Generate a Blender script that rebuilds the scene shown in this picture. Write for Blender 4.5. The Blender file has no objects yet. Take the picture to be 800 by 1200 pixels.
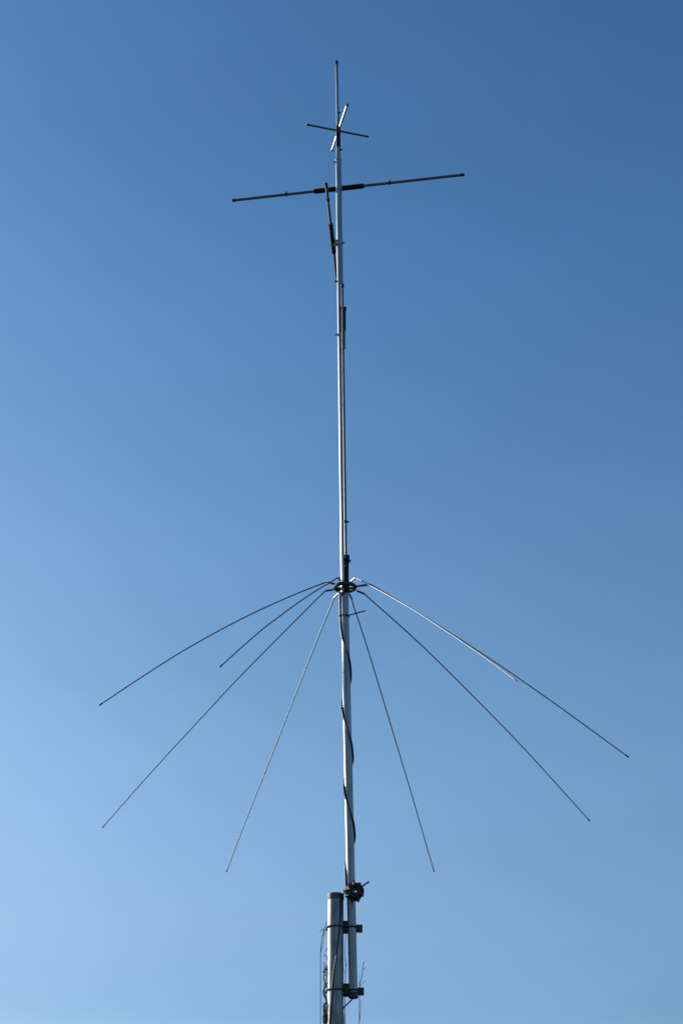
import bpy, bmesh, math, random
from mathutils import Vector, Matrix
R = math.radians
random.seed(7)
scene = bpy.context.scene
COL = scene.collection

# ------------------------------------------------------------------ camera
F = 1648.0                       # focal length in pixels of the 800 x 1200 photograph
PITCH = R(28)
CAM = Vector((0, -6.7, 1.6))
FWD = Vector((0, math.cos(PITCH), math.sin(PITCH)))
RGT = Vector((1, 0, 0))
UPV = RGT.cross(FWD)
cd = bpy.data.cameras.new('camera')
cam = bpy.data.objects.new('camera', cd)
COL.objects.link(cam)
cam.location = CAM
cam.rotation_euler = (R(90) + PITCH, 0, 0)
cd.sensor_fit = 'VERTICAL'
cd.sensor_height = 24
cd.lens = 24 * F / 1200
cd.clip_end = 20000
cd.clip_start = 0.05
scene.camera = cam


def ray(px, py):
    return RGT * ((px - 400) / F) + UPV * ((600 - py) / F) + FWD


def at(px, py, Y=0.0):           # the point seen at a pixel, standing in the upright plane y = Y
    d = ray(px, py)
    return CAM + d * ((Y - CAM.y) / d.y)


def lev(px, py, z):              # the point seen at a pixel, lying at height z
    d = ray(px, py)
    return CAM + d * ((z - CAM.z) / d.z)


def m(px, p):                    # pixels to metres at a point
    return px * (p - CAM).dot(FWD) / F


# ------------------------------------------------------------------ materials
def mat(name, base, rough=.5, metal=0.0, var=.12, scale=30, rvar=.1, bump=0.0, stretch=(1, 1, 1), base2=None, spec=.5):
    M = bpy.data.materials.new(name)
    M.use_nodes = True
    nt = M.node_tree
    b = nt.nodes['Principled BSDF']
    tc = nt.nodes.new('ShaderNodeTexCoord')
    mp = nt.nodes.new('ShaderNodeMapping')
    mp.inputs['Scale'].default_value = stretch
    nt.links.new(tc.outputs['Object'], mp.inputs['Vector'])
    n = nt.nodes.new('ShaderNodeTexNoise')
    n.inputs['Scale'].default_value = scale
    n.inputs['Detail'].default_value = 5
    nt.links.new(mp.outputs['Vector'], n.inputs['Vector'])
    cr = nt.nodes.new('ShaderNodeValToRGB')
    b2 = base2 or tuple(c * (1 - var * 2) for c in base)
    cr.color_ramp.elements[0].position = .32
    cr.color_ramp.elements[1].position = .68
    cr.color_ramp.elements[0].color = (*b2, 1)
    cr.color_ramp.elements[1].color = (*base, 1)
    nt.links.new(n.outputs['Fac'], cr.inputs['Fac'])
    nt.links.new(cr.outputs['Color'], b.inputs['Base Color'])
    mr = nt.nodes.new('ShaderNodeMapRange')
    mr.inputs['To Min'].default_value = max(.02, rough - rvar)
    mr.inputs['To Max'].default_value = min(1, rough + rvar)
    nt.links.new(n.outputs['Fac'], mr.inputs['Value'])
    nt.links.new(mr.outputs['Result'], b.inputs['Roughness'])
    b.inputs['Metallic'].default_value = metal
    b.inputs['Specular IOR Level'].default_value = spec
    if bump:
        bp = nt.nodes.new('ShaderNodeBump')
        bp.inputs['Strength'].default_value = bump
        bp.inputs['Distance'].default_value = .002
        nt.links.new(n.outputs['Fac'], bp.inputs['Height'])
        nt.links.new(bp.outputs['Normal'], b.inputs['Normal'])
    return M


ALU = mat('brushed_aluminium', (.37, .37, .375), .45, .80, .18, 26, .07, .02, (1, 1, .12))
ROD = mat('weathered_aluminium_rod', (.17, .17, .175), .42, .8, .16, 40, .08)
RADM = mat('dull_oxidised_rod', (.20, .20, .21), .5, .65, .2, 30, .1)
SUNLIT = mat('sunlit_aluminium_rod', (.58, .58, .57), .36, .6, .12, 40, .06)  # lighter copy of the rod metal, sunlit brightness put into its colour
STEEL = mat('galvanised_steel', (.32, .32, .325), .47, .82, .28, 30, .08, .05, (1, 1, .4))
PCAP = mat('dark_steel_rim', (.10, .098, .095), .6, .3, .2, 50, .1, .1)  # darker steel tone for the post cap
DARKST = mat('dark_weathered_steel', (.055, .052, .05), .6, .3, .2, 60, .1, .2)
BLACK = mat('black_heat_shrink', (.010, .010, .011), .55, 0, .15, 60, .1, spec=.25)
CABLE = mat('black_cable_jacket', (.012, .012, .013), .42, 0, .15, 50, .1)
CAPM = mat('black_plastic_cap', (.02, .02, .021), .5, 0, .1, 60)
STAIN = mat('stainless_bolt', (.45, .45, .45), .3, .8, .1, 80)
BARK = mat('grey_brown_bark', (.11, .085, .07), .9, 0, .2, 60, .05, .5)
VINE = mat('dry_vine_bark', (.07, .055, .045), .9, 0, .25, 60, .05, .5)
LEAF = mat('dry_leaf', (.12, .09, .06), .8, 0, .2, 40, .05)
GRND = mat('dry_grass_ground', (.055, .065, .03), .95, 0, .2, .8, .03, 0, (1, 1, 1), (.085, .07, .05))


# ------------------------------------------------------------------ mesh helpers
def frames(pts):
    out = []
    n = len(pts)
    prev = None
    for i in range(n):
        t = (pts[min(i + 1, n - 1)] - pts[max(i - 1, 0)]).normalized()
        if prev is None:
            a = Vector((0, 0, 1)) if abs(t.z) < .9 else Vector((1, 0, 0))
            u = t.cross(a).normalized()
        else:
            u = (prev - t * prev.dot(t)).normalized()
        prev = u
        out.append((u, t.cross(u).normalized()))
    return out


def tube(bm, pts, rad, n=12, caps=True, closed=False):
    pts = [Vector(p) for p in pts]
    if not isinstance(rad, (list, tuple)):
        rad = [rad] * len(pts)
    rings = []
    for p, (u, v), r in zip(pts, frames(pts), rad):
        rings.append([bm.verts.new(p + (u * math.cos(2 * math.pi * k / n) + v * math.sin(2 * math.pi * k / n)) * r) for k in range(n)])
    pairs = list(zip(rings[:-1], rings[1:]))
    if closed:
        pairs.append((rings[-1], rings[0]))
    for a, b in pairs:
        for k in range(n):
            bm.faces.new((a[k], a[(k + 1) % n], b[(k + 1) % n], b[k]))
    if caps and not closed:
        bm.faces.new(rings[0][::-1])
        bm.faces.new(rings[-1])
    return bm


def smooth(pts, sub=6):          # Catmull-Rom
    P = [Vector(p) for p in pts]
    P = [P[0] * 2 - P[1]] + P + [P[-1] * 2 - P[-2]]
    out = []
    for i in range(1, len(P) - 2):
        for k in range(sub):
            t = k / sub
            a, b, c, d = P[i - 1:i + 3]
            out.append(.5 * ((2 * b) + (c - a) * t + (2 * a - 5 * b + 4 * c - d) * t * t + (3 * b - 3 * c + d - a) * t ** 3))
    out.append(P[-2])
    return out


def box(bm, c, sx, sy, sz, bev=.0015, rot=None):
    r = bmesh.ops.create_cube(bm, size=1)
    M = Matrix.Translation(Vector(c)) @ (rot.to_4x4() if rot else Matrix()) @ Matrix.Diagonal((sx, sy, sz, 1))
    bmesh.ops.transform(bm, matrix=M, verts=r['verts'])
    if bev:
        es = list({e for v in r['verts'] for e in v.link_edges})
        bmesh.ops.bevel(bm, geom=es, offset=bev, segments=2, affect='EDGES', profile=.5)
    return bm


def obj(name, bm, material, parent=None):
    bmesh.ops.recalc_face_normals(bm, faces=bm.faces)
    me = bpy.data.meshes.new(name)
    bm.to_mesh(me)
    bm.free()
    me.polygons.foreach_set('use_smooth', [True] * len(me.polygons))
    me.set_sharp_from_angle(angle=R(40))
    me.materials.append(material)
    o = bpy.data.objects.new(name, me)
    COL.objects.link(o)
    if parent:                   # keep the shape where it is built, whatever its parent's base is
        o.parent = parent
        bpy.context.view_layer.update()
        o.matrix_parent_inverse = parent.matrix_world.inverted()
    return o


def thing(name, loc, label, cat, group=None):
    o = bpy.data.objects.new(name, None)
    o.empty_display_size = .1
    COL.objects.link(o)
    o.location = loc
    return tag(o, label, cat, group)


def tag(o, label=None, cat=None, group=None, kind=None):
    if label: o['label'] = label
    if cat: o['category'] = cat
    if group: o['group'] = group
    if kind: o['kind'] = kind
    return o


B = bmesh.new


def rod(name, a, b, r, material, parent, n=12, r2=None):
    return obj(name, tube(B(), [a, b], [r, r2 or r], n), material, parent)


def lerp(a, b, t):
    return a + (b - a) * t


# ------------------------------------------------------------------ setting
bm = B()
bmesh.ops.create_grid(bm, x_segments=40, y_segments=40, size=6000)
ground = obj('ground', bm, GRND)
tag(ground, kind='structure')

# ------------------------------------------------------------------ the antenna
M0 = at(413.8, 1166)             # lower end of the mast
M1 = at(403.3, 690)              # top of the lower mast section
U1 = at(396.4, 186)              # top of the upper mast section
W0 = at(396.0, 152)
W1 = at(394.3, 73)


def low(py):                     # point on the lower mast axis at a picture height
    a = (py - 690) / (1166 - 690)
    z = at(400, py).z
    t = (z - M1.z) / (M0.z - M1.z)
    return lerp(M1, M0, t)


def upp(py):
    z = at(400, py).z
    t = (z - M1.z) / (U1.z - M1.z)
    return lerp(M1, U1, t)


ant = thing('vertical_antenna', M0, 'tall silver vertical radio antenna with drooping radials and cross rods against blue sky', 'antenna')
RL = .0205
RU = .0182
obj('mast_section', tube(B(), [M0, M1 + Vector((0, 0, .02))], RL, 28), ALU, ant)
obj('mast_section', tube(B(), [M1 - Vector((0, 0, .02)), U1], [RU, RU * .97], 28), ALU, ant)
obj('end_cap', tube(B(), [M0 - Vector((0, 0, .016)), M0 - Vector((0, 0, .012)), M0 + Vector((0, 0, .012))], [RL * .9, RL + .0025, RL + .0025], 24), CAPM, ant)
# top of the mast: reducer, joint, trap coil, whip
up = (U1 - M1).normalized()
r0 = m(3.1, U1)
obj('reducer', tube(B(), [U1, U1 + up * .004, at(396.25, 174), at(396.2, 172)], [RU * .97, r0 * .86, r0 * .80, r0 * .74], 24), ALU, ant)
c = obj('joint_clamp', tube(B(), [upp(188.6), upp(187.5), upp(186.2)], [RU + .0012, RU + .0022, RU + .0012], 24), STAIN, ant)
k = upp(190.5)
rod('bolt', k + Vector((-RU, -.004, 0)), k + Vector((-RU - .012, -.004, 0)), .005, CAPM, c, 8)
bm = B()
tp, bt = at(395.95, 151), at(396.2, 174)
n = 60
tube(bm, [lerp(bt, tp, i / n) for i in range(n + 1)], [m(2.55, tp) * (1 + .05 * math.sin(i * math.pi)) * (1 if 2 < i < n - 2 else .85) + (.0011 if i % 2 else 0) for i in range(n + 1)], 20)
obj('trap_coil', bm, BLACK, ant)
k = at(396.2, 176)
rod('bolt', k, k + Vector((.026, -.006, 0)), .006, CAPM, ant, 8)
wh = obj('whip', tube(B(), [tp, lerp(tp, W1, .35), W1], [m(1.85, W0), m(1.7, W0), m(1.55, W1)], 16), ALU, ant)
obj('tip_cap', tube(B(), [lerp(W0, W1, .965), W1 + (W1 - W0) * .015], m(1.95, W1), 12), CAPM, wh)
k = lerp(W0, W1, (152 - 133.5) / 79)
rod('bolt', k, k + Vector((.017, -.012, 0)), .0055, CAPM, wh, 8)

# capacity hat at the top: two crossed level rods
zh = at(396.2, 153).z
for (a, b, r, mt) in (((359.6, 146), (431, 160.2), 1.25, ROD), ((406.9, 123), (389, 176.5), 1.5, SUNLIT)):  # the fore-and-aft rod has its sunlit look in the base colour
    dz = 0 if mt is ROD else .016
    A, Bp = lev(a[0], a[1], zh + dz), lev(b[0], b[1], zh + dz)
    h = rod('hat_rod', A, Bp, m(r, A), mt, ant, 12)
    for e, f in ((A, Bp), (Bp, A)):
        d = (e - f).normalized()
        rod('tip_cap', e - d * .012, e + d * .003, m(r, A) * 1.12, CAPM, h, 12)
obj('hat_hub', tube(B(), [at(396.1, 156.5), at(396.0, 148.5)], m(2.9, W0), 20), DARKST, ant)


# the two long level loaded elements
def element(A, Bp, c0, c1, r, rc, knobs, mt):
    h = rod('cross_element', A, Bp, r, mt, ant, 14)
    d = (Bp - A).normalized()
    bm = B()
    n = 50
    C0, C1 = lerp(A, Bp, c0), lerp(A, Bp, c1)
    tube(bm, [lerp(C0, C1, i / n) for i in range(n + 1)], [rc * (.72 if i in (0, n) else 1) + (.0009 if i % 2 else 0) for i in range(n + 1)], 20)
    obj('loading_coil', bm, BLACK, h)
    for e, s in ((A, 1), (Bp, -1)):
        rod('tip_cap', e + d * s * .018, e - d * s * .004, r * 1.14, CAPM, h, 12)
    for t in knobs:
        k = lerp(A, Bp, t)
        kb = tube(B(), [k + d * .006, k - d * .006], r * 1.35, 12)
        tube(kb, [k, k + Vector((0, 0, .022))], .0055, 8)
        obj('tuning_clamp', kb, CAPM, h)
    return h


ze = at(397, 221.2, .036).z      # it passes behind the mast
A, Bp = lev(273, 235, ze), lev(543, 204.8, ze)
element(A, Bp, .355, .575, m(1.6, A), m(2.9, A), (.235, .685), ROD)
k = upp(221.5)
bm = B()
box(bm, k + Vector((0, .018, 0)), .03, .03, .03)
tube(bm, [k + Vector((0, 0, .012)), k - Vector((0, 0, .012))], RU + .0012, 24)
obj('element_bracket', bm, ALU, ant)
ze2 = at(389.6, 284, -.01).z
A = lev(382.2, 216, ze2)
Cc = at(389.6, 284, -.01)
Bp = Cc + (Cc - A) * .86
element(A, Bp, .36, .64, m(1.6, Cc), m(2.7, Cc), (.135,), ROD)
k = upp(283)
k.z = Cc.z
bm = B()
box(bm, lerp(Cc, k, .45), (k - Cc).length * .8, .026, .03, .002)
tube(bm, [k + Vector((0, 0, .012)), k - Vector((0, 0, .012))], RU + .0015, 20)
kb = obj('element_bracket', bm, STAIN, ant)
rod('bolt', k + Vector((RU, -.006, 0)), k + Vector((RU + .012, -.006, 0)), .005, CAPM, kb, 8)

# matching rod running alongside the upper mast
Ya = -.037
Q0, Q1 = at(405.6, 690, Ya), at(401.0, 335, Ya)
mr = rod('matching_rod', Q0, Q1, m(1.6, Q0), ROD, ant, 14, m(1.45, Q1))
rod('tip_cap', Q1 - Vector((0, 0, .012)), Q1 + Vector((0, 0, .010)), m(1.75, Q1) * 1.12, CAPM, mr)


def onq(py):
    z = at(400, py, Ya).z
    return lerp(Q0, Q1, (z - Q0.z) / (Q1.z - Q0.z))


# dark insulating spacer at the upper end, long block at the lower end
k, k2 = onq(359), onq(388)
bm = B()
hz = (k - k2).length
box(bm, k + Vector((.0, .0125, -.009)), .044, .015, .018, .002)
box(bm, lerp(k, k2, .45) + Vector((-.001, .0125, 0)), .038, .013, hz * .95, .002)
box(bm, lerp(k, k2, 1.2) + Vector((.000, .0125, 0)), .026, .011, hz * .9, .002)
obj('insulating_spacer', bm, BLACK, mr)
k = upp(393)
bm = B()
tube(bm, [k + Vector((0, 0, .011)), k - Vector((0, 0, .011))], RU + .0016, 20)
o = obj('hose_clamp', bm, STAIN, ant)
rod('bolt', k + Vector((-RU, -.006, 0)), k + Vector((-RU - .014, -.006, 0)), .006, STAIN, o, 8)
k = upp(329.5)
rod('bolt', k + Vector((-RU, .003, 0)), k + Vector((-RU - .013, .003, 0)), .006, CAPM, ant, 8)
k = onq(611.5)
bm = B()
tube(bm, [k + Vector((0, 0, .006)), k - Vector((0, 0, .006))], .0105, 14)
tube(bm, [k, k + Vector((.020, 0, 0))], .0045, 8)
obj('hose_clamp', bm, CAPM, mr)
k, k2 = onq(652), onq(692)
bm = B()
box(bm, lerp(k, k2, .5) + Vector((.000, .008, 0)), .0285, .038, (k - k2).length, .004)
box(bm, lerp(k, k2, .07) + Vector((.002, .004, 0)), .034, .038, .035, .003)
tube(bm, [lerp(k, k2, .14), lerp(k, k2, .14) + Vector((.025, -.004, 0))], .006, 8)
fb = obj('feed_block', bm, BLACK, ant)
for t, q in ((.06, .0042), (.32, .0036)):
    p = lerp(k, k2, t) + Vector((-.005, -.0155, 0))
    rod('screw', p, p + Vector((0, -.004, 0)), q, STAIN, fb, 10)

# ring carrying the radials
RC = at(404.2, 688.3)
rr = m(11.6, RC)
bm = B()
N = 48
tube(bm, [RC + Vector((rr * math.cos(2 * math.pi * i / N), rr * math.sin(2 * math.pi * i / N), 0)) for i in range(N)], m(2.3, RC), 12, closed=True)
ring = obj('radial_ring', bm, DARKST, ant)
bm = B()
for a in (20, 160, 90):
    d = Vector((math.cos(R(a)), math.sin(R(a)), 0))
    tube(bm, [RC + d * RL * .6, RC + d * rr], .006, 8)
tube(bm, [RC + Vector((0, 0, .012)), RC - Vector((0, 0, .012))], RL + .003, 24)
obj('ring_hub', bm, DARKST, ring)

# eight drooping radials: (stub pixel, elbow pixel, tip pixel, tip drop below the ring, sag, material)
DROP = 1.02
RAD = [
    ((390.8, 684), (383, 682.2), (117.5, 826), DROP * .98, .050, RADM),
    ((398.3, 679.5), (396.6, 677), (258.5, 781), DROP * .98, .030, RADM),
    ((390.6, 691), (381, 692.5), (120.5, 969.5), DROP, .028, RADM),
    ((396.2, 696), (391.5, 700.5), (265.5, 1021.5), DROP, .012, RADM),
    ((409.7, 697.3), (412, 702), (508.2, 1021), DROP, .018, RADM),
    ((418.5, 692.3), (427, 696), (690.5, 962), DROP, .045, RADM),
    ((419, 687), (434, 684.8), (735.3, 887), DROP, .030, RADM),
    ((412.2, 680.2), (416.5, 677.2), (604.5, 797.5), DROP, .026, RADM),
]
for s, e, t, dr, sag, mt in RAD:
    S = lev(s[0], s[1], RC.z)
    E = lev(e[0], e[1], RC.z + .002)
    # the radials are all cut to one length: find how far each one droops
    best = min((abs((lev(t[0], t[1], RC.z - q / 200) - E).length - 1.74) + abs(q / 200 - dr) * .25, q / 200) for q in range(120, 300))
    T = lev(t[0], t[1], RC.z - best[1])
    d = (T - E)
    mid = [E + d * q + Vector((random.uniform(-.002, .002), random.uniform(-.002, .002), sag * 4 * q * (1 - q))) for q in (.03, .12, .25, .4, .55, .7, .85)]
    pts = [S, lerp(S, E, .6)] + smooth([E] + mid + [T], 5)
    L = len(pts)
    ra = [.0038 - .0012 * i / L for i in range(L)]
    ro = obj('radial', tube(B(), pts, ra, 10), mt, ant)
    rod('ferrule', lerp(S, Vector((RC.x, RC.y, RC.z)), .1), lerp(S, E, .95), .0058, SUNLIT if s[0] in (396.2, 412.2) else mt, ro, 10)  # two stubs that catch the sun get the paler, painted-lit metal
    dd = (T - pts[-4]).normalized()
    rod('tip_cap', T - dd * .016, T + dd * .003, .0034, CAPM, ro, 10)

# ------------------------------------------------------------------ steel post and its clamps
PR = .0372
PT = at(393.2, 1049)
post = thing('support_post', (PT.x, 0, 0), 'thick grey galvanised steel post with dark rim at its top, left of the antenna foot', 'post')
PB = Vector((PT.x + .002, 0, -.3))
obj('tube', tube(B(), [PB, Vector((PT.x, 0, 1.5)), PT], PR, 32), STEEL, post)
bm = B()
tube(bm, [PT - Vector((0, 0, .022)), PT - Vector((0, 0, .021)), PT - Vector((0, 0, .004)), PT + Vector((0, 0, .004)), PT + Vector((0, 0, .008))], [PR + .0008, PR + .0022, PR + .0022, PR + .001, PR * .8], 32)
obj('cap', bm, PCAP, post)


def clamp(py, label):
    mp = low(py)
    z = mp.z
    px = PT.x
    t = thing('pole_clamp', (px, 0, z), label, 'clamp', 'clamps joining mast and post')
    bm = B()
    x1 = mp.x + RL + m(7.5, mp)
    box(bm, ((px + x1) / 2, .0465, z), x1 - px, .014, .030, .002)
    box(bm, (x1 - .017, .026, z), .034, .030, .030, .002)
    obj('clamp_bar', bm, DARKST, t)
    bm = B()
    xa, xb = px + PR * .9, mp.x - RL * .6
    box(bm, ((xa + xb) / 2 + .001, .022, z + .004), xb - xa, .032, .056, .003)
    box(bm, ((xa + xb) / 2 + .001, .0, z), (xb - xa) * .8, .014, .034, .003)
    obj('spacer_block', bm, DARKST, t)
    for c, r in ((px, PR + .0045), (mp.x, RL + .0042)):
        arc = [Vector((c + r * math.cos(a), r * math.sin(a), z + (.0))) for a in [math.pi + math.pi * i / 20 for i in range(21)]]
        arc = [Vector((c - r, .066, z))] + [Vector((c - r, .03, z))] + arc + [Vector((c + r, .03, z)), Vector((c + r, .066, z))]
        u = obj('u_bolt', tube(B(), arc, .0038, 10), DARKST, t)
        for s in (-1, 1):
            rod('nut', Vector((c + s * r, .0545, z)), Vector((c + s * r, .0615, z)), .0075, STAIN, u, 6)
    return t


clamp(1086.6, 'dark bracket clamp on post and mast, just below the coiled black cable')
clamp(1160.5, 'dark bracket clamp holding the very bottom end of the silver mast, lower of two')

# ------------------------------------------------------------------ coaxial cable
cb = thing('coaxial_cable', at(414.5, 1045, -.04), 'thin black cable spiralling down the silver mast into a small coil by the post', 'cable')
CR = .0046
key = [(694, 188), (712, 186), (732, 190), (748, 226), (760, 268), (773, 315), (786, 352), (797, 385), (808, 440), (818, 500), (828, 540),
       (839, 572), (850, 612), (860, 640), (870, 675), (882, 712), (892, 740), (902, 800), (911, 860), (920, 900), (930, 930), (942, 968),
       (954, 1005), (964, 1040), (974, 1072), (984, 1100), (993, 1150), (1004, 1210), (1014, 1255), (1024, 1268), (1034, 1275), (1040, 1283)]
pts = [at(405.5, 690, -.02)]
for py, a in key:
    c = low(py)
    q = RL + CR * .9
    if py == 694: q = RL + CR * 1.2
    pts.append(c + Vector((q * math.cos(R(a)), q * math.sin(R(a)), 0)))
pts = pts[1:]
obj('cable_run', tube(B(), smooth(pts, 6), CR, 10), CABLE, cb)
# the bundle of turns
KC = at(414.8, 1044.8, -.052)
bm = B()
loops = []
rng = random.Random(4)
for i in range(9):
    a0 = rng.random() * 6.28
    Rl = m(6.9, KC) + rng.uniform(-.011, .010)
    cx, cy, cz = rng.uniform(-.005, .004), rng.uniform(-.012, .010), rng.uniform(-.005, .005)
    tx, tz = rng.uniform(-.22, .22), rng.uniform(-.25, .25)
    P = []
    for j in range(40):
        a = 2 * math.pi * j / 40
        w = 1 + .07 * math.sin(2 * a + a0) + .04 * math.sin(5 * a + a0 * 2)
        x, z = Rl * w * math.cos(a), Rl * w * math.sin(a)
        P.append(KC + Vector((x + cx, cy + z * tx + x * tz, z + cz)))
    tube(bm, P, .0060, 10, closed=True)
obj('cable_coil', bm, CABLE, cb)
# from the coil down over the post
Yf = -(PR + .004)
pts = [at(406.5, 1043, -.03), at(403.0, 1046.5, -.03), at(400.6, 1051, -.02), at(399.9, 1057, -.033)]
for py, px in ((1066, 399.2), (1080, 398.4), (1095, 397.0), (1110, 395.2), (1125, 393.0), (1140, 391.0), (1155, 389.6), (1172, 388.4), (1188, 387.2), (1205, 386.0), (1225, 384.8), (1260, 384.2), (1330, 386), (1420, 390)):
    p = at(px, py, -PR)
    dx = max(-PR * .98, min(PR * .98, p.x - PT.x))
    q = PR + .003
    s = dx / PR
    p = Vector((PT.x + q * s, -q * math.sqrt(max(0, 1 - s * s)) - .001, at(px, py, -PR).z))
    pts.append(p)
obj('cable_run', tube(B(), smooth(pts, 6), .0036, 10), CABLE, cb)
obj('cable_splice', tube(B(), [at(405.4, 691, -.022), at(403.0, 693, -.026), at(400.6, 695.5, -.022), at(399.2, 698.5, -.012)], CR, 10), CABLE, cb)

# cable ties
zt = low(722.3)
tie = B()
tube(tie, [zt + Vector(((RL + .0115 if math.cos(a) < -.75 else RL + .002) * math.cos(a), (RL + .002) * math.sin(a), -.003 * math.cos(a))) for a in [2 * math.pi * i / 32 for i in range(32)]], .0024, 8, closed=True)
box(tie, zt + Vector((.006, -RL - .006, .0)), .010, .008, .009, .001)
tube(tie, smooth([zt + Vector((.0, -RL - .004, -.002)), at(409, 720.9, -.03), at(418, 718.4, -.03), at(428.3, 715.6, -.03)], 4), [.0036] * 12 + [.003], 8)
tag(obj('cable_tie', tie, CABLE), 'black cable tie with stiff tail sticking out sideways from mast, just below the radial ring', 'cable tie', 'cable ties on the mast')

tie = B()
for k in range(9):              # strap windings round the bundle
    a = 2 * math.pi * (k + .35) / 9
    c = KC + Vector((m(6.7, KC) * math.cos(a), -.001, m(6.7, KC) * math.sin(a)))
    rad = Vector((math.cos(a), 0, math.sin(a)))
    q = m(3.9, KC) * (1 + .08 * ((k * 37) % 5 - 2))
    tube(tie, [c + rad * q * math.cos(b) + Vector((0, q * 1.0 * math.sin(b), 0)) for b in [2 * math.pi * i / 16 for i in range(16)]], .0036, 8, closed=True)
    h = c + rad * (q + .001)
    rot = Matrix.Rotation(-a, 3, 'Y')
    box(tie, h, .013, .012, .011, .002, rot)
tube(tie, smooth([at(419, 1044.5, -.05), at(423, 1040.6, -.07), at(427.5, 1036.2, -.085), at(432.4, 1033.2, -.095)], 5), [.0040] * 15 + [.0036], 8)
tube(tie, smooth([KC + Vector((-.02, .02, 0)), low(1043) + Vector((-RL - .003, .006, 0)), low(1043) + Vector((0, RL + .004, 0)), low(1042) + Vector((RL + .003, .004, 0)), KC + Vector((.02, .02, 0))], 5), .003, 8)
tag(obj('cable_tie', tie, CABLE), 'black cable ties wrapped round the coiled cable, one tail pointing up right', 'cable tie', 'cable ties on the mast')

# thin earth wire from the mast foot to the post
P0 = M0 - Vector((0, .004, .014))
pts = smooth([P0 + Vector((.002, 0, .004)), at(411.6, 1172, -.01), at(407.5, 1176, -.015), at(403.2, 1180, -.02), at(401.5, 1184, -.012), at(402.4, 1191, 0), at(402.6, 1200, .004), at(402.2, 1230, .01), at(402.2, 1275, .01), at(402.2, 1350, .01), at(402.2, 1500, .01)], 6)
tag(obj('earth_wire', tube(B(), pts, .0032, 8), CABLE), 'thin dark wire slanting from the bottom end of the mast to the post', 'wire')


# ------------------------------------------------------------------ leafless plants behind the post
def branch(bm, pts, r0, r1, n=6):
    p = smooth(pts, 4)
    tube(bm, p, [r0 + (r1 - r0) * i / (len(p) - 1) for i in range(len(p))], n)


def sapling(Y, trunk, twigs, label):
    base = at(*trunk[0], Y)
    base = Vector((base.x + .03, Y, 0))
    t = thing('bare_sapling', base, label, 'sapling', 'leafless saplings behind the post')
    bm = B()
    branch(bm, [base - Vector((0, 0, .05)), base + Vector((.02, 0, .8))] + [at(trunk[0][0] + (y - 1230) * .01, y, Y) for y in (1600, 1420, 1330, 1275)] + [at(x, y, Y) for x, y in trunk], .0022, .0017, 8)
    obj('stem', bm, BARK, t)
    for tw in twigs:
        bm = B()
        for path in tw:
            branch(bm, [at(x, y, Y + dy) for x, y, dy in path], .0015, .0009)
        obj('twig', bm, BARK, t)
    return t


sapling(.55, [(375.6, 1230), (375.4, 1190), (375.5, 1150), (375.6, 1118), (377.3, 1099), (380, 1090), (382.5, 1080)],
        [[[(377.3, 1099, 0), (379.5, 1094, .02), (382.3, 1087, .03)]],
         [[(380, 1090, 0), (377, 1089.5, -.03), (374.2, 1092.5, -.05)], [(378.6, 1094, 0), (378.2, 1092, .05), (378.5, 1088, .06)]],
         [[(375.6, 1118, 0), (378, 1106, .04), (380.5, 1096, .06), (383, 1093, .08)]]],
        'slender leafless sapling with a thin straight stem left of the steel post')
sapling(.75, [(420.6, 1230), (420.8, 1200), (421.0, 1170), (421.4, 1154), (423.6, 1146), (424.6, 1136), (426.2, 1126.5)],
        [[[(421.2, 1156, 0), (425, 1152, .03), (428, 1148.5, .05)]],
         [[(424.5, 1137, 0), (427, 1135, -.03), (429, 1133, -.04)]],
         [[(421.0, 1165, 0), (420.9, 1152, .05), (421.4, 1142, .07)]],
         [[(420.8, 1200, 0), (422.3, 1185, -.03), (423.2, 1172, -.05)]]],
        'small leafless sapling with forked twigs right of the lower bracket')
sapling(.62, [(404.2, 1230), (404.4, 1200), (404.0, 1180), (404.3, 1152), (404.9, 1135), (404.2, 1118), (404.9, 1096)],
        [[[(404.6, 1142, 0), (403.2, 1138, .02), (402.4, 1134, .03)]],
         [[(404.9, 1135, 0), (405.6, 1130, .02), (405.4, 1124, .03)]]],
        'thin leafless sapling seen in the gap between post and mast')

# a dry vine with tangled tendrils on the left of the post
vb = Vector((PT.x - .09, .02, 0))
vine = thing('dry_vine', vb, 'dark tangled leafless vine climbing close beside left edge of steel post', 'vine')
rng = random.Random(11)
for s in range(4):
    top = (1176, 1150, 1128, 1112)[s]
    bm = B()
    pts = [vb + Vector((rng.uniform(-.02, .02), rng.uniform(-.02, .02), -.02)), vb + Vector((.02 * s - .03, 0, .9)), vb + Vector((.02, .01, 1.4))] + [at(381.5 + s * .4, y, .03) for y in (1500, 1400, 1345, 1318)]
    py = 1300
    ph = rng.random() * 6
    while py > top:
        amp = 2.9 if py > 1150 else 1.9
        pts.append(at(382.0 + amp * math.sin(py * .16 + ph) + rng.uniform(-.8, .8), py, .02 + .03 * math.cos(py * .16 + ph)))
        py -= rng.uniform(7, 11)
    branch(bm, pts, .0075, .0022, 8)
    obj('stem', bm, VINE, vine)
for i in range(26):
    py = rng.choice([rng.uniform(1172, 1215), rng.uniform(1130, 1200), rng.uniform(1112, 1160)])
    x = rng.uniform(379.5, 384)
    bm = B()
    sgn = rng.choice((-1, 1))
    Ls = rng.uniform(4, 9)
    a = at(x, py, rng.uniform(-.01, .05))
    b = at(x + sgn * rng.uniform(1, 2.6), py - Ls * .5, rng.uniform(-.01, .05))
    c = at(max(379, min(385, x + sgn * rng.uniform(-1, 2.6))), py - Ls, rng.uniform(-.01, .06))
    branch(bm, [a, b, c], .0036 if py > 1165 else .0022, .0012)
    obj('tendril', bm, VINE, vine)
bm = B()
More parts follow.
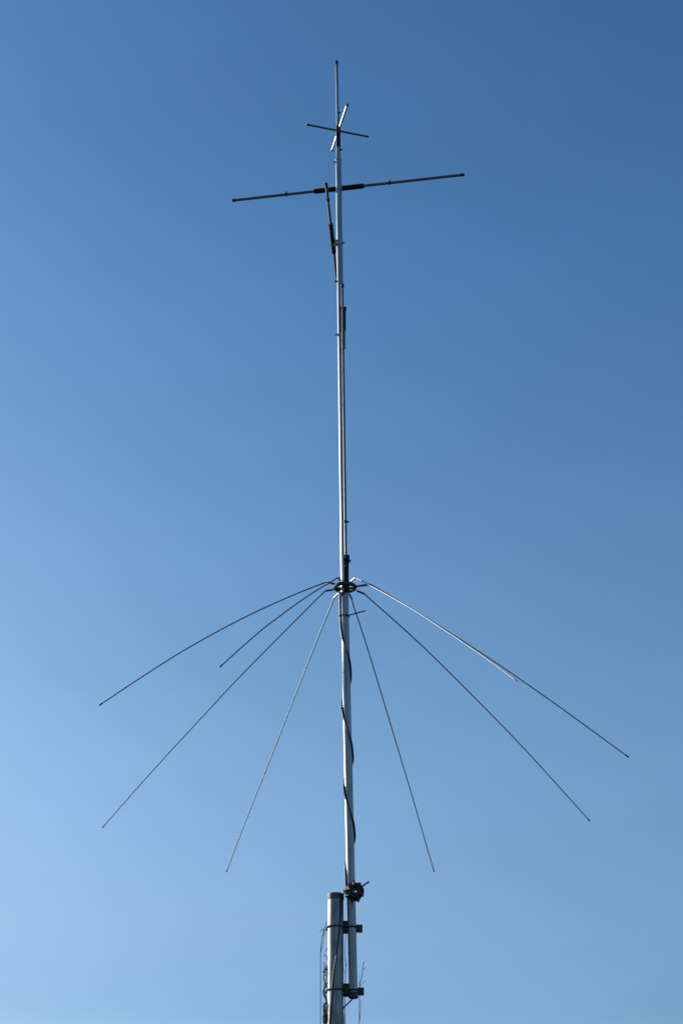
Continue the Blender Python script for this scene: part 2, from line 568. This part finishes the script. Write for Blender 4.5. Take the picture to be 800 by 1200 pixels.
for i in range(34):              # withered leaf scraps, thicker towards the foot
    py = 1205 - abs(rng.gauss(0, 1)) * 22
    c = at(rng.uniform(379.4, 384.2), py, rng.uniform(-.01, .05))
    s = rng.uniform(.005, .011)
    e = [Vector((rng.uniform(-1, 1), rng.uniform(-1, 1), rng.uniform(-1, 1))).normalized() for _ in range(2)]
    u, v = e[0], e[0].cross(e[1]).normalized()
    w = u.cross(v) * s * .25
    vs = [bm.verts.new(c + u * s * 1.5), bm.verts.new(c + v * s * .6 + w), bm.verts.new(c - u * s * 1.4), bm.verts.new(c - v * s * .6 + w)]
    vs2 = [bm.verts.new(x.co + u.cross(v) * .0006) for x in vs]
    bm.faces.new(vs)
    bm.faces.new(vs2[::-1])
    for q in range(4):
        bm.faces.new((vs[q], vs2[q], vs2[(q + 1) % 4], vs[(q + 1) % 4]))
obj('withered_leaves', bm, LEAF, vine)

# ------------------------------------------------------------------ light
SUN_EL, SUN_AZ = R(21), R(-60)   # azimuth from the viewing direction, negative = left
w = bpy.data.worlds.new('World')
scene.world = w
w.use_nodes = True
nt = w.node_tree
bg = nt.nodes['Background']
sky = nt.nodes.new('ShaderNodeTexSky')
sky.sky_type = 'NISHITA'
sky.sun_disc = False
sky.sun_elevation = SUN_EL
sky.sun_rotation = SUN_AZ
sky.air_density = 1.0
sky.dust_density = 1.4
sky.ozone_density = 8.0
# tint of the real air by height above the horizon: hazier and paler low down, deeper blue overhead
tcw = nt.nodes.new('ShaderNodeTexCoord')
sx = nt.nodes.new('ShaderNodeSeparateXYZ')
nt.links.new(tcw.outputs['Generated'], sx.inputs[0])
rmp = nt.nodes.new('ShaderNodeValToRGB')
rmp.color_ramp.interpolation = 'LINEAR'
stops = [(.0, (1.4, 1.38, 1.3)), (.06, (1.25, 1.2, 1.1)), (.146, (1.04, .97, .94)), (.204, (1.28, 1.10, .97)), (.304, (1.36, 1.22, 1.02)), (.469, (1.18, 1.21, 1.07)),
         (.62, (.94, 1.12, 1.07)), (.738, (.82, 1.025, 1.015)), (1.0, (.72, .98, 1.0))]
el = rmp.color_ramp.elements
el[0].position, el[1].position = stops[0][0], stops[-1][0]
for p, c in stops[1:-1]:
    el.new(p)
for e, (p, c) in zip(el, stops):
    e.position = p
    e.color = (c[0] / 1.4, c[1] / 1.4 * .985, c[2] / 1.4 * .925, 1)
nt.links.new(sx.outputs['Z'], rmp.inputs['Fac'])
mul = nt.nodes.new('ShaderNodeVectorMath')
mul.operation = 'MULTIPLY'
sc = nt.nodes.new('ShaderNodeVectorMath')
sc.operation = 'SCALE'
sc.inputs['Scale'].default_value = 1.52
nt.links.new(sky.outputs['Color'], mul.inputs[0])
nt.links.new(rmp.outputs['Color'], mul.inputs[1])
nt.links.new(mul.outputs[0], sc.inputs[0])
# very faint uneven haze drifting through the clear air
hm = nt.nodes.new('ShaderNodeMapping')
hm.inputs['Scale'].default_value = (2.2, 2.2, 6.0)
hm.inputs['Rotation'].default_value = (.3, .5, .2)
hn = nt.nodes.new('ShaderNodeTexNoise')
hn.inputs['Scale'].default_value = 2.2
hn.inputs['Detail'].default_value = 6
hn.inputs['Roughness'].default_value = .6
hr = nt.nodes.new('ShaderNodeMapRange')
hr.inputs['From Min'].default_value = .3
hr.inputs['From Max'].default_value = .7
hr.inputs['To Min'].default_value = .965
hr.inputs['To Max'].default_value = 1.035
hs = nt.nodes.new('ShaderNodeVectorMath')
hs.operation = 'SCALE'
nt.links.new(tcw.outputs['Generated'], hm.inputs['Vector'])
nt.links.new(hm.outputs['Vector'], hn.inputs['Vector'])
nt.links.new(hn.outputs['Fac'], hr.inputs['Value'])
nt.links.new(sc.outputs[0], hs.inputs[0])
nt.links.new(hr.outputs['Result'], hs.inputs['Scale'])
nt.links.new(hs.outputs[0], bg.inputs['Color'])
bg.inputs['Strength'].default_value = .142
sd = bpy.data.lights.new('sun', 'SUN')
sd.energy = 5.0
sd.angle = R(.5)
sd.color = (1, .965, .915)
so = bpy.data.objects.new('sun', sd)
COL.objects.link(so)
sdir = Vector((math.sin(SUN_AZ) * math.cos(SUN_EL), math.cos(SUN_AZ) * math.cos(SUN_EL), math.sin(SUN_EL)))
so.rotation_euler = sdir.to_track_quat('Z', 'Y').to_euler()
so.location = (-20, 5, 20)

scene.render.engine = 'CYCLES'
vs = scene.view_settings
vs.view_transform = 'Standard'
vs.look = 'None'
vs.exposure = 0.0
vs.gamma = 1
vs.use_curve_mapping = False
